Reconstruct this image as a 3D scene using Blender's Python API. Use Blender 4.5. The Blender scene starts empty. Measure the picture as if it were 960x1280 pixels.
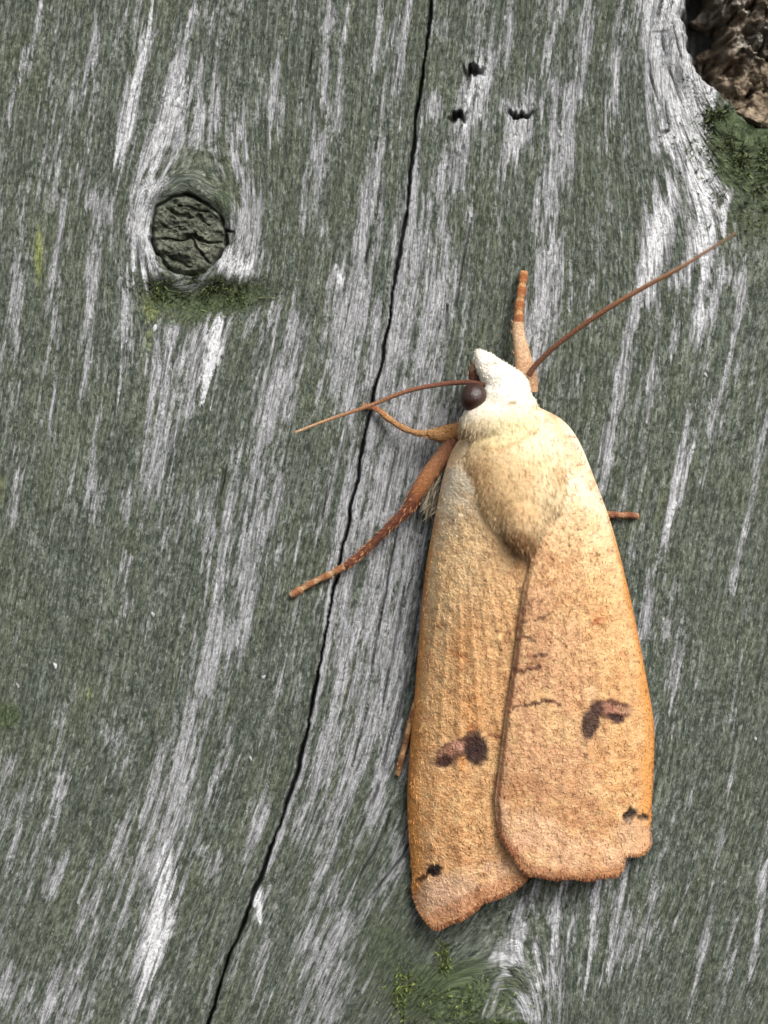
import bpy, math, random
import numpy as np
from mathutils import Vector, Matrix

random.seed(7); rng = np.random.default_rng(11)
sc = bpy.context.scene
col = sc.collection

# ------------------------------------------------------------------ scale
# one photo pixel on the board = 0.04 mm; the frame is 38.4 x 51.2 mm of weathered wood
S = 0.00004
CX, CY = 480.0, 640.0
DIST = 0.105                 # camera to board, metres
DPX = DIST / S
SUN_EL, SUN_ROT = math.radians(40), math.radians(146)

# ------------------------------------------------------------------ camera
cam = bpy.data.cameras.new('camera'); camo = bpy.data.objects.new('camera', cam); col.objects.link(camo)
camo.location = (0, -DIST, 0); camo.rotation_euler = (math.pi / 2, 0, 0)
cam.sensor_fit = 'VERTICAL'; cam.sensor_height = 24.0
cam.lens = 24.0 * DIST / (1280 * S)
cam.clip_start = 0.001; cam.clip_end = 10.0
cam.dof.use_dof = True; cam.dof.focus_distance = DIST - 38 * S; cam.dof.aperture_fstop = 17
sc.camera = camo

# ------------------------------------------------------------------ sky and sun (bright overcast)
w = bpy.data.worlds.new('World'); sc.world = w; w.use_nodes = True
wn = w.node_tree
sky = wn.nodes.new('ShaderNodeTexSky'); sky.sky_type = 'NISHITA'; sky.sun_disc = False
sky.sun_elevation = SUN_EL; sky.sun_rotation = SUN_ROT; sky.dust_density = 4.0
hs = wn.nodes.new('ShaderNodeHueSaturation'); hs.inputs['Saturation'].default_value = 0.22
wn.links.new(sky.outputs[0], hs.inputs['Color'])
wn.links.new(hs.outputs[0], wn.nodes['Background'].inputs[0])
wn.nodes['Background'].inputs[1].default_value = 0.10
sun = bpy.data.lights.new('sun', 'SUN'); sun.energy = 1.5; sun.angle = math.radians(24); sun.color = (1.0, 0.975, 0.94)
suno = bpy.data.objects.new('sun', sun); col.objects.link(suno)
sd = Vector((math.sin(SUN_ROT) * math.cos(SUN_EL), math.cos(SUN_ROT) * math.cos(SUN_EL), math.sin(SUN_EL)))
suno.rotation_euler = sd.to_track_quat('Z', 'Y').to_euler()
sc.view_settings.view_transform = 'Standard'; sc.view_settings.look = 'None'
sc.view_settings.gamma = 1.0; sc.view_settings.use_curve_mapping = False
sc.view_settings.exposure = 1.12
sc.cycles.max_bounces = 6

# ------------------------------------------------------------------ helpers
def W(x, y, h):
    """photo pixel and height above the board (all in pixels) to metres, for surfaces on the board"""
    return ((x - CX) * S, -h * S, (CY - y) * S)

def A(x, y, h):
    """the same for things that stand off the board: the pixel is a direction, h fixes the distance"""
    k = 1.0 - h / DPX
    return ((x - CX) * k * S, -h * S, (CY - y) * k * S)

def lin(c):
    c = np.asarray(c, float) / 255.0
    return np.where(c <= 0.04045, c / 12.92, ((c + 0.055) / 1.055) ** 2.4)

def sstep(a, b, x):
    t = np.clip((x - a) / (b - a), 0, 1)
    return t * t * (3 - 2 * t)

def hsh(ix, iy, seed):
    n = (ix.astype(np.int64) * 374761393 + iy.astype(np.int64) * 668265263 + seed * 1442695041) & 0xFFFFFFFF
    n = ((n ^ (n >> 13)) * 1274126177) & 0xFFFFFFFF
    n = ((n ^ (n >> 16)) * 2246822519) & 0xFFFFFFFF
    return ((n ^ (n >> 15)) & 0xFFFFFF) / float(0xFFFFFF)

def vn(x, y, seed=0):
    ix = np.floor(x); iy = np.floor(y); fx = x - ix; fy = y - iy
    fx = fx * fx * (3 - 2 * fx); fy = fy * fy * (3 - 2 * fy)
    a = hsh(ix, iy, seed); b = hsh(ix + 1, iy, seed); c = hsh(ix, iy + 1, seed); d = hsh(ix + 1, iy + 1, seed)
    return (a * (1 - fx) + b * fx) * (1 - fy) + (c * (1 - fx) + d * fx) * fy

def fbm(x, y, seed=0, oct=4):
    s = 0; a = 0.5; t = 0
    for k in range(oct):
        s = s + a * vn(x, y, seed + 17 * k); t += a; x = x * 2.03 + 5.1; y = y * 2.03 + 1.7; a *= 0.5
    return s / t

def mesh_np(name, verts, faces, attrs=None, smooth=True):
    me = bpy.data.meshes.new(name)
    v = np.ascontiguousarray(verts, np.float32).reshape(-1, 3)
    f = np.ascontiguousarray(faces, np.int32)
    k = f.shape[1]
    me.vertices.add(len(v)); me.vertices.foreach_set('co', v.ravel())
    me.loops.add(f.size); me.loops.foreach_set('vertex_index', f.ravel())
    me.polygons.add(len(f))
    me.polygons.foreach_set('loop_start', np.arange(0, f.size, k, dtype=np.int32))
    me.polygons.foreach_set('use_smooth', np.full(len(f), smooth))
    me.update(calc_edges=True); me.validate()
    for n, val in (attrs or {}).items():
        val = np.asarray(val, np.float32)
        if val.ndim == 1:
            at = me.attributes.new(n, 'FLOAT', 'POINT'); at.data.foreach_set('value', val)
        elif val.shape[1] == 3:
            at = me.attributes.new(n, 'FLOAT_VECTOR', 'POINT'); at.data.foreach_set('vector', val.ravel())
        else:
            at = me.attributes.new(n, 'FLOAT_COLOR', 'POINT'); at.data.foreach_set('color', val.ravel())
    return me

def gridfaces(ny, nx, flip=False, wrap=False):
    i = np.arange(ny - 1)[:, None]; j = np.arange(nx if wrap else nx - 1)[None, :]
    j2 = (j + 1) % nx
    a = i * nx + j; b = i * nx + j2; c = (i + 1) * nx + j2; d = (i + 1) * nx + j
    q = np.stack([a, d, c, b], -1) if not flip else np.stack([a, b, c, d], -1)
    return q.reshape(-1, 4)

def obj(name, me, mat, parent=None):
    o = bpy.data.objects.new(name, me); col.objects.link(o)
    if mat: me.materials.append(mat)
    if parent: o.parent = parent
    return o

def rgba(c):
    return np.concatenate([c, np.ones((len(c), 1))], 1)

def poly_interp(pts, n):
    """smooth Catmull-Rom resampling of a polyline, n points by arc length"""
    p = np.asarray(pts, float)
    q = np.vstack([2 * p[0] - p[1], p, 2 * p[-1] - p[-2]])
    out = []
    for k in range(1, len(q) - 2):
        t = np.linspace(0, 1, 24, endpoint=False)[:, None]
        a, b, c, d = q[k - 1], q[k], q[k + 1], q[k + 2]
        out.append(0.5 * (2 * b + (c - a) * t + (2 * a - 5 * b + 4 * c - d) * t ** 2 + (3 * b - a - 3 * c + d) * t ** 3))
    out = np.vstack(out + [p[-1:]])
    L = np.r_[0, np.cumsum(np.linalg.norm(np.diff(out[:, :2], axis=0), axis=1))]
    s = np.linspace(0, L[-1], n)
    return np.stack([np.interp(s, L, out[:, k]) for k in range(p.shape[1])], 1)

# ------------------------------------------------------------------ material helpers
class NT:
    def __init__(self, name):
        self.m = bpy.data.materials.new(name); self.m.use_nodes = True
        self.t = self.m.node_tree; self.b = self.t.nodes['Principled BSDF']
    def n(self, typ, **kw):
        nd = self.t.nodes.new(typ)
        for k, v in kw.items(): setattr(nd, k, v)
        return nd
    def put(self, s, v):
        if isinstance(v, bpy.types.NodeSocket): self.t.links.new(v, s)
        else: s.default_value = v
    def attr(self, name, out='Fac'):
        return self.n('ShaderNodeAttribute', attribute_name=name).outputs[out]
    def math(self, op, a, b=0.0, c=0.0, clamp=False):
        nd = self.n('ShaderNodeMath', operation=op, use_clamp=clamp)
        self.put(nd.inputs[0], a); self.put(nd.inputs[1], b); self.put(nd.inputs[2], c); return nd.outputs[0]
    def scale(self, vec, s):
        nd = self.n('ShaderNodeVectorMath', operation='MULTIPLY'); self.put(nd.inputs[0], vec); self.put(nd.inputs[1], s); return nd.outputs[0]
    def noise(self, vec, detail=3, rough=0.55, dist=0.0):
        nd = self.n('ShaderNodeTexNoise'); self.put(nd.inputs['Vector'], vec)
        nd.inputs['Scale'].default_value = 1.0; nd.inputs['Detail'].default_value = detail
        nd.inputs['Roughness'].default_value = rough; nd.inputs['Distortion'].default_value = dist
        return nd.outputs[0]
    def ss(self, x, lo, hi, a=0.0, b=1.0):
        nd = self.n('ShaderNodeMapRange', interpolation_type='SMOOTHSTEP')
        self.put(nd.inputs[0], x)
        for k, v in zip((1, 2, 3, 4), (lo, hi, a, b)): self.put(nd.inputs[k], v)
        return nd.outputs[0]
    def mix(self, f, a, b, mode='MIX'):
        nd = self.n('ShaderNodeMix', data_type='RGBA', blend_type=mode)
        self.put(nd.inputs[0], f)
        for s, v in ((nd.inputs[6], a), (nd.inputs[7], b)):
            self.put(s, v if isinstance(v, bpy.types.NodeSocket) else (*v, 1.0))
        return nd.outputs[2]
    def bump(self, h, dist_px, strength=1.0, normal=None):
        nd = self.n('ShaderNodeBump'); nd.inputs['Strength'].default_value = strength
        nd.inputs['Distance'].default_value = dist_px * S
        self.put(nd.inputs['Height'], h)
        if normal is not None: self.put(nd.inputs['Normal'], normal)
        return nd.outputs[0]
    def done(self, color, rough=0.8, normal=None, spec=0.3):
        self.put(self.b.inputs['Base Color'], color); self.put(self.b.inputs['Roughness'], rough)
        self.b.inputs['Specular IOR Level'].default_value = spec
        if normal is not None: self.put(self.b.inputs['Normal'], normal)
        return self.m

# weathered wood: silver-grey bare fibre under a film of green algae
def wood_material():
    t = NT('weathered_wood')
    g = t.attr('grain', 'Vector')
    fib = t.noise(t.scale(g, (0.30, 0.018, 1)), 4, 0.6)
    fine = t.noise(t.scale(g, (0.62, 0.05, 1)), 3, 0.6)
    gran = t.noise(t.scale(g, (0.21, 0.090, 1)), 4, 0.70)
    speck = t.noise(t.scale(g, (0.24, 0.20, 1)), 3, 0.65)
    line = t.noise(t.scale(g, (0.26, 0.011, 1)), 3, 0.62)
    gran2 = t.noise(t.scale(g, (0.36, 0.13, 1)), 2, 0.6)
    big = t.noise(t.scale(g, (0.012, 0.006, 1)), 3, 0.5)
    b = t.attr('bare')
    x = t.math('ADD', b, t.math('MULTIPLY', t.math('SUBTRACT', fib, 0.5), 0.75))
    x = t.math('ADD', x, t.math('MULTIPLY', t.math('SUBTRACT', gran, 0.5), 1.35))
    m = t.ss(x, 0.28, 0.80)
    alg = t.mix(t.ss(gran, 0.32, 0.70), (0.025, 0.033, 0.025), (0.142, 0.162, 0.128))
    alg = t.mix(t.ss(big, 0.42, 0.66), alg, t.mix(t.ss(gran, 0.3, 0.7), (0.027, 0.035, 0.019), (0.148, 0.162, 0.108)))
    alg = t.mix(t.ss(t.math('ADD', gran2, t.math('MULTIPLY', t.math('SUBTRACT', fib, 0.5), 0.5)), 0.56, 0.74, 0, 0.7), alg, (0.285, 0.31, 0.26))
    bare = t.mix(t.ss(fine, 0.30, 0.68), (0.175, 0.174, 0.180), (0.50, 0.50, 0.515))
    bare = t.mix(t.ss(t.math('ADD', t.attr('bright'), t.math('MULTIPLY', t.math('SUBTRACT', gran, 0.5), 1.1)), 0.40, 0.85), bare, (0.72, 0.72, 0.735))
    bare = t.mix(t.ss(gran2, 0.50, 0.70, 0, 0.6), bare, (0.115, 0.122, 0.11))
    alg = t.mix(t.ss(line, 0.54, 0.70, 0, 0.55), alg, (0.26, 0.28, 0.24))
    alg = t.mix(t.ss(line, 0.47, 0.36, 0, 0.55), alg, (0.026, 0.033, 0.024))
    bare = t.mix(t.ss(line, 0.48, 0.36, 0, 0.72), bare, (0.070, 0.078, 0.066))
    c = t.mix(m, alg, bare)
    c = t.mix(t.ss(speck, 0.46, 0.33, 0, 0.6), c, (0.035, 0.042, 0.032)); c = t.mix(t.ss(speck, 0.60, 0.74, 0, 0.4), c, (0.34, 0.35, 0.33))
    yv = t.math('ADD', t.attr('yellow'), t.math('MULTIPLY', t.math('SUBTRACT', gran, 0.5), 1.2))
    c = t.mix(t.ss(yv, 0.35, 0.95, 0, .85), c, t.mix(t.ss(gran2, .3, .7), (0.09, 0.11, 0.025), (0.30, 0.33, 0.12)))
    mv = t.math('ADD', t.attr('mossy'), t.math('MULTIPLY', t.math('SUBTRACT', gran, 0.5), 1.0))
    c = t.mix(t.ss(mv, 0.35, 0.8, 0, 0.9), c, t.mix(t.ss(gran2, 0.3, 0.7), (0.018, 0.028, 0.012), (0.095, 0.125, 0.055)))
    c = t.mix(t.attr('recess_dark'), c, (0.010, 0.009, 0.008))  # near-black tone in cracks, pits and hollows
    hgt = t.math('ADD', t.math('ADD', t.math('MULTIPLY', gran, 0.6), t.math('MULTIPLY', speck, 0.8)), t.math('MULTIPLY', fine, 0.7))
    return t.done(c, 0.85, t.bump(hgt, 3.8), 0.25)

def attr_material(name, attr='col', gs=0.3, var=0.25, bump=1.0, rough=0.75, spec=0.25, sheen=0.0):
    """colour from the painted-on pigment attribute, broken up by fine scale noise"""
    t = NT(name)
    p = t.attr('pos', 'Vector')
    n1 = t.noise(t.scale(p, (gs, gs, gs)), 3, 0.6)
    n2 = t.noise(t.scale(p, (gs * 2.1, gs * 2.1, gs * 2.1)), 2, 0.6)
    c = t.attr(attr, 'Color')
    f = t.ss(n1, 0.3, 0.7, 1 - var, 1 + var * 0.8)
    nd = t.n('ShaderNodeVectorMath', operation='SCALE'); t.put(nd.inputs[0], c); t.put(nd.inputs[3], f)
    t.b.inputs['Sheen Weight'].default_value = sheen
    return t.done(nd.outputs[0], rough, t.bump(t.math('ADD', n1, n2), 2.2 * bump), spec)

# ------------------------------------------------------------------ the board
def axis(lo, hi, step, far_lo, far_hi):
    d = list(np.arange(lo, hi + step, step))
    a, s = [], step
    x = lo
    while x > far_lo:
        s *= 1.12; x -= s; a.append(x)
    b, s, x = [], step, d[-1]
    while x < far_hi:
        s *= 1.12; x += s; b.append(x)
    return np.array(a[::-1] + d + b)

STEP = 1.45
gx = axis(-40, 1000, STEP, -1100, 2060); gy = axis(-40, 1320, STEP, -1300, 2580)
X, Y = np.meshgrid(gx, gy)
NY, NX = X.shape

CRACK = np.array([(585, -1600), (560, -200), (540, 0), (532, 60), (521, 140), (513, 215), (509, 262), (497, 330), (487, 395), (478, 450), (459, 530), (446, 600), (431, 675),
                  (418, 735), (408, 790), (400, 835), (387, 900), (372, 960), (355, 1015), (342, 1052), (328, 1090), (305, 1150), (285, 1200), (258, 1285), (200, 1460), (20, 2900)], float)
crack_x = lambda y: np.interp(y, CRACK[:, 1], CRACK[:, 0])
ysm = np.linspace(-1700, 3000, 2400)
csm = np.convolve(np.pad(crack_x(ysm), 60, mode='edge'), np.ones(121) / 121, 'valid')
base_x = lambda y: np.interp(y, ysm, csm)

KNOTS = [(235, 293, 46, 52, 1.5), (985, 40, 128, 122, 1.35), (560, 1360, 95, 80, 1.6)]   # x, y, rx, ry, reach along the grain
def grain_uv(x, y):
    u = x - base_x(y)
    du = 0
    for kx, ky, rx, ry, st in KNOTS:
        a = (x - base_x(y)) - (kx - base_x(np.array(ky)))
        b = (y - ky) / st
        r2 = a * a + b * b
        du = du - a * rx * rx / np.maximum(r2, (0.85 * rx) ** 2)
    return u + du, y + 0.18 * x
U, V = grain_uv(X, Y)

H = np.zeros_like(X); BARE = np.zeros_like(X); BRIGHT = np.zeros_like(X); YEL = np.zeros_like(X); MOSS = np.zeros_like(X); RECESS_DARK = np.zeros_like(X)

def seg_dist(x, y, p):
    """distance to polyline p and parameter along it 0..1"""
    p = np.asarray(p, float); best = np.full(x.shape, 1e9); par = np.zeros(x.shape)
    n = len(p) - 1
    for k in range(n):
        a, b = p[k], p[k + 1]; d = b - a; L2 = d @ d + 1e-9
        t = np.clip(((x - a[0]) * d[0] + (y - a[1]) * d[1]) / L2, 0, 1)
        q = np.hypot(x - a[0] - t * d[0], y - a[1] - t * d[1])
        m = q < best
        best = np.where(m, q, best); par = np.where(m, (k + t) / n, par)
    return best, par

def window(p, pad):
    p = np.asarray(p, float)
    j0, j1 = np.searchsorted(gx, (p[:, 0].min() - pad, p[:, 0].max() + pad))
    i0, i1 = np.searchsorted(gy, (p[:, 1].min() - pad, p[:, 1].max() + pad))
    return np.s_[max(i0, 0):i1, max(j0, 0):j1]

def norm(a): return (a - 0.5) / 0.13
FIBN = fbm(U * 0.16, V * 0.011, 3, 3)
RAG = np.clip(norm(fbm(U * 0.24, V * 0.006, 13, 3)), -2, 2)
WIG = (fbm(X * 0.05, Y * 0.05, 9, 3) - 0.5)

def streak(p, wd, s, bright=0.0):
    L = np.hypot(p[0][0] - p[-1][0], p[0][1] - p[-1][1])
    sl = window(p, wd * 2 + 40)
    dy = RAG[sl] * min(22.0, 0.22 * L)                 # every fibre ends at its own place
    d, t = seg_dist(X[sl] + 7 * WIG[sl] - 0.17 * dy, Y[sl] + dy, p)
    ww = max(wd * 0.60, 5.0) * (0.70 + 0.6 * FIBN[sl])
    v = s * np.exp(-(d / ww) ** 3.0)
    BARE[sl] = np.maximum(BARE[sl], v)
    if bright: BRIGHT[sl] = np.maximum(BRIGHT[sl], bright * np.exp(-(d / ww) ** 3.0 * 1.2))

# bare, wiped or rain-washed streaks where the algae film is missing
STREAKS = [
 ([(57, -5), (40, 45), (22, 108)], 9, .9, .3), ([(188, 38), (170, 105), (147, 190)], 16, .95, .5), ([(242, 10), (226, 75), (205, 145)], 12, .9, .4),
 ([(232, 120), (208, 168), (182, 228)], 40, 1, .6), ([(262, 130), (245, 185)], 34, .75, .2), ([(300, 150), (310, 240)], 18, .5, 0),
 ([(340, 85), (343, 155)], 18, .65, .1), ([(416, -5), (401, 115)], 18, .85, .3), ([(432, 20), (418, 170)], 12, .65, 0), ([(310, -5), (303, 12)], 10, .8, .3),
 ([(122, 45), (114, 85)], 10, .6, 0), ([(402, 165), (388, 270)], 24, .65, .1), ([(122, 248), (134, 285)], 24, .85, .4), ([(124, 285), (112, 380), (108, 490)], 13, .62, .2),
 ([(78, 275), (66, 430), (68, 560)], 14, .5, 0), ([(20, 330), (22, 480)], 12, .45, 0), ([(176, 262), (172, 300), (182, 335)], 32, 1.1, .75), ([(284, 322), (306, 336)], 26, 1.2, .9),
 ([(306, 240), (314, 280), (308, 320)], 28, .95, .4), ([(155, 365), (157, 475)], 11, .75, .3), ([(202, 420), (205, 575)], 34, .75, .1), ([(272, 392), (258, 490)], 24, 1, .9),
 ([(242, 420), (235, 500)], 30, .6, .1), ([(340, 395), (328, 610)], 36, .62, .1), ([(372, 375), (350, 510)], 26, .6, 0), ([(420, 335), (424, 354)], 9, .8, .6),
 ([(444, 350), (428, 480)], 40, .78, .25), ([(474, 395), (464, 480)], 24, .75, .25), ([(462, 190), (446, 330)], 14, .55, .0), ([(300, 555), (286, 640), (266, 770)], 9, .85, .3),
 ([(117, 565), (114, 650)], 16, .55, .1), ([(20, 600), (20, 645)], 12, .55, .2), ([(62, 560), (64, 640)], 14, .42, 0), ([(152, 580), (160, 750)], 18, .55, 0),
 ([(262, 640), (254, 745)], 16, .52, 0), ([(318, 640), (290, 810)], 26, .56, 0), ([(352, 560), (335, 680)], 22, .45, 0), ([(276, 780), (250, 850), (224, 965)], 32, .70, .3),
 ([(250, 850), (200, 1005)], 26, .6, .1), ([(196, 1000), (170, 1080), (143, 1165)], 9, .75, .2), ([(226, 955), (206, 1060), (178, 1240)], 40, .66, .25),
 ([(208, 1105), (186, 1210)], 36, 1, .85), ([(138, 915), (154, 945)], 30, .6, .2), ([(282, 925), (264, 1015)], 24, .56, 0), ([(332, 1000), (314, 1065)], 15, .6, .1),
 ([(76, 955), (68, 1015)], 14, .55, 0), ([(74, 1085), (66, 1120)], 22, .6, .1), ([(12, 1225), (40, 1280)], 50, .6, .2), ([(80, 1235), (70, 1285)], 44, .5, .1),
 ([(318, 1115), (326, 1142)], 11, 1, .8), ([(436, 1160), (408, 1215), (385, 1285)], 58, .62, .15), ([(335, 1180), (318, 1230)], 14, .5, 0), ([(5, 960), (4, 1040)], 22, .5, 0),
 ([(120, 1090), (100, 1210)], 30, .46, 0), ([(150, 1030), (140, 1085)], 26, .55, .1), ([(245, 1060), (262, 1085)], 30, .5, 0), ([(30, 1010), (20, 1100)], 18, .45, 0),
 # beside the long crack
 ([(530, 285), (516, 400), (497, 485), (470, 620)], 66, .56, .05), ([(482, 600), (462, 700), (446, 800), (430, 930), (405, 1020)], 58, .46, 0), ([(505, 690), (492, 790), (485, 860), (465, 960)], 36, .45, 0),
 ([(526, 150), (516, 250), (500, 345), (484, 440), (462, 540), (436, 690)], 14, .75, .2), ([(440, 590), (420, 715), (405, 830), (390, 910), (362, 1010)], 10, .62, .15), ([(358, 1012), (330, 1100)], 14, .7, .2),
 ([(560, 300), (548, 420)], 22, .6, 0), ([(508, 0), (492, 120), (478, 230)], 22, .55, 0), ([(478, 10), (462, 120)], 14, .5, 0), ([(548, 500), (530, 590)], 40, .5, 0),
 ([(430, 1010), (398, 1120)], 26, .48, 0), ([(480, 930), (470, 1000)], 20, .55, .1),
 # upper middle and nail marks
 ([(602, -5), (608, 80)], 36, .75, .2), ([(600, 95), (592, 142)], 36, 1, .7), ([(652, 150), (640, 198)], 26, .95, .6), ([(584, 165), (560, 225)], 44, .66, .2), ([(538, 125), (545, 140)], 22, .9, .4),
 ([(692, 118), (632, 132)], 22, .85, .4), ([(704, -5), (686, 70)], 11, .8, .3), ([(738, 5), (724, 95)], 19, .85, .3), ([(777, 30), (770, 90), (764, 160)], 13, .85, .4), ([(720, 110), (712, 130)], 16, .8, .3),
 ([(704, 160), (680, 275)], 27, .9, .4), ([(692, 305), (682, 360), (670, 425)], 31, .95, .5), ([(560, 210), (540, 290)], 26, .45, 0), ([(640, 0), (635, 60)], 12, .5, 0), ([(574, 300), (562, 390)], 12, .5, 0),
 # by the rotten knot
 ([(812, -5), (822, 60), (838, 140), (872, 200), (878, 250)], 40, 1, .8), ([(835, 0), (852, 60), (872, 112), (888, 132)], 42, 1, .8), ([(800, 40), (818, 120)], 14, .85, .4), ([(828, 180), (850, 176)], 22, 1, .7),
 ([(834, 248), (824, 290), (808, 352)], 32, 1, .7), ([(884, 220), (882, 290), (868, 345)], 30, 1, .7), ([(908, 250), (902, 295)], 10, .9, .5), ([(880, 370), (870, 425)], 15, .9, .5), ([(858, 335), (846, 355)], 18, .95, .5),
 ([(803, 350), (772, 480), (754, 600)], 10, .78, .2), ([(826, 440), (812, 508)], 12, .8, .3), ([(850, 400), (840, 445)], 10, .7, .2), ([(905, 340), (890, 400)], 12, .6, .2), ([(932, 360), (905, 480), (885, 540)], 9, .6, .1),
 ([(875, 520), (850, 600), (822, 705)], 9, .9, .4), ([(858, 545), (838, 620)], 7, .7, .2), ([(958, 535), (940, 620), (918, 725)], 10, .78, .2), ([(838, 725), (828, 780)], 26, .55, .1), ([(815, 530), (792, 640)], 9, .55, .1),
 ([(790, 440), (770, 520)], 10, .5, 0), ([(760, 690), (790, 700)], 8, .4, 0), ([(812, 740), (800, 800)], 12, .6, .1), ([(850, 800), (838, 900)], 14, .42, 0), ([(930, 800), (912, 920)], 8, .5, .1), ([(925, 900), (900, 1060)], 8, .6, .1),
 ([(958, 1050), (948, 1160), (935, 1255)], 8, .9, .4), ([(892, 1110), (862, 1265)], 9, .6, .1), ([(870, 950), (855, 1040)], 8, .5, 0), ([(918, 1180), (905, 1270)], 10, .5, 0), ([(700, 250), (690, 290)], 12, .5, 0),
 # below the wings
 ([(670, 1100), (645, 1175), (612, 1255)], 17, .85, .35), ([(704, 1100), (690, 1185)], 15, .9, .4), ([(748, 1100), (734, 1215)], 12, .9, .4), ([(780, 1085), (764, 1185)], 13, .85, .3), ([(680, 1215), (658, 1285)], 40, 1, .5),
 ([(796, 1145), (778, 1195)], 26, .7, .3), ([(625, 1185), (600, 1245)], 20, .8, .3), ([(820, 1090), (800, 1210)], 10, .6, .1), ([(846, 1160), (800, 1180)], 14, .5, .1), ([(725, 1110), (712, 1170)], 9, .6, .1), ([(840, 1010), (826, 1080)], 9, .5, .1),
]
# seen nowhere in the photograph, the board goes on in the same way
for k in range(170):
    x0 = rng.uniform(-1000, 1960); y0 = rng.uniform(-1200, 2450); L = rng.uniform(60, 260)
    if -40 < x0 < 1000 and -L < y0 < 1290: continue
    sl_ = (base_x(y0 + L) - base_x(y0))
    STREAKS.append(([(x0, y0), (x0 + sl_, y0 + L)], rng.uniform(8, 42), rng.uniform(.5, 1), rng.uniform(0, .6)))
for p, wd, s, br in STREAKS: streak(p, wd, s * (1.2 if wd < 18 else 1.05), br + (0.18 if wd < 18 and s > .6 else 0))
# streaky background film
F1 = norm(fbm(U * 0.075, V * 0.0075, 21, 3)); F2 = norm(fbm(U * 0.21, V * 0.016, 5, 2)); F0 = norm(fbm(U * 0.022, V * 0.0045, 25, 2))
G1 = norm(fbm(U * 0.20, V * 0.045, 29, 3)); n3 = fbm(X * 0.006, Y * 0.004, 31, 3)
BARE = 0.20 + 0.74 * BARE + 0.045 * F0 + 0.06 * F1 + 0.12 * F2 + 0.09 * G1 - 0.05
# the swath round the long crack is more worn; the lower right and far left keep their film
BARE += 0.13 * np.exp(-((X - base_x(Y) - 35) / 75) ** 2) * sstep(120, 300, Y) * sstep(1120, 900, Y)
BARE -= 0.10 * sstep(700, 900, X) * sstep(350, 600, Y) + 0.07 * sstep(300, 100, X) * sstep(620, 700, Y) * sstep(950, 860, Y)

# relief: raised late wood, sunken early wood, granular film
relief = 2.6 * (fbm(U * 0.075, V * 0.004, 41, 3) - 0.5) + 3.0 * (fbm(U * 0.20, V * 0.010, 47, 3) - 0.5)
H += relief
H += 1.3 * (fbm(U * 0.45, V * 0.030, 49, 2) - 0.5)
film = 1 - sstep(0.35, 0.65, BARE)
H += film * 2.4 * (fbm(U * 0.20, V * 0.07, 51, 3) - 0.5) + 0.8 * film
H += 10 * (fbm(X * 0.0035, Y * 0.0022, 57, 2) - 0.5)
# fine open checks between the fibres
CHECKS = [([(472, 170), (462, 215), (452, 285)], 1.6), ([(590, 270), (578, 330), (566, 400)], 1.5), ([(470, 265), (456, 330), (446, 400)], 1.3), ([(224, 1085), (206, 1140), (196, 1190)], 1.5),
          ([(418, 560), (396, 690)], 1.2), ([(560, 380), (548, 470)], 1.4), ([(512, 700), (494, 800), (474, 900)], 1.5), ([(527, 740), (508, 850), (490, 930)], 1.6), ([(500, 640), (484, 730), (466, 830)], 1.3),
          ([(520, 690), (505, 760)], 1.6), ([(478, 760), (462, 850)], 1.2), ([(498, 880), (470, 990), (440, 1060)], 1.5), ([(460, 880), (440, 960)], 1.2), ([(806, 30), (812, 90), (822, 130)], 1.6), ([(822, 20), (832, 80), (852, 130)], 1.6),
          ([(838, 30), (850, 75), (870, 115)], 1.4), ([(288, 560), (262, 680)], 1.1), ([(510, 950), (480, 1040), (430, 1130)], 1.4), ([(495, 560), (478, 640)], 1.4), ([(530, 610), (512, 690)], 1.5),
          ([(395, 20), (384, 110)], 1.1), ([(500, 40), (490, 110)], 1.2), ([(826, 168), (836, 163)], 3.0), ([(540, 1000), (500, 1075), (440, 1150)], 1.3), ([(640, 1140), (615, 1190)], 1.2)]
for p, wd in CHECKS:
    sl = window(p, 14)
    d, t = seg_dist(X[sl] + 3 * WIG[sl], Y[sl], p)
    e = sstep(1.0, 0.2, d / (wd * (1.25 - np.abs(2 * t - 1) ** 2) + 0.2)) * sstep(.25, .6, vn(X[sl] * .07, Y[sl] * .035, 66))
    H[sl] -= 5 * e; RECESS_DARK[sl] = np.maximum(RECESS_DARK[sl], 0.4 * e); BARE[sl] += 0.15 * sstep(9, 2, d) * (1 - e)
# the long crack
cd = np.abs(X - crack_x(Y) + 3.0 * (vn(Y * 0.035, Y * 0 + 3, 5) - 0.5) + 1.6 * (vn(Y * 0.15, Y * 0 + 9, 6) - 0.5))
cw = np.interp(Y, [-1600, 0, 90, 110, 215, 255, 262, 268, 275, 400, 470, 600, 735, 820, 835, 845, 930, 1020, 1045, 1060, 1150, 1165, 1290, 2900],
               [2, 2.4, 3.2, 3.6, 3.4, 2.4, .6, 3.0, 3.3, 2.6, 3.4, 2.8, 2.4, 1.4, .8, 3.4, 3.6, 3.0, 1.0, 3.4, 3.8, 2.2, 3.2, 3.])
cw = cw * (0.22 + 0.5 * vn(Y * 0.05, Y * 0, 8)) + 0.45
ce = sstep(1.25, 0.55, cd / cw)
H -= 26 * ce; RECESS_DARK = np.maximum(RECESS_DARK, ce * np.interp(Y, [0, 250, 700, 850], [.3, .35, .5, .8]))
H += 1.6 * np.exp(-((cd - cw - 3) / 5) ** 2)
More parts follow.
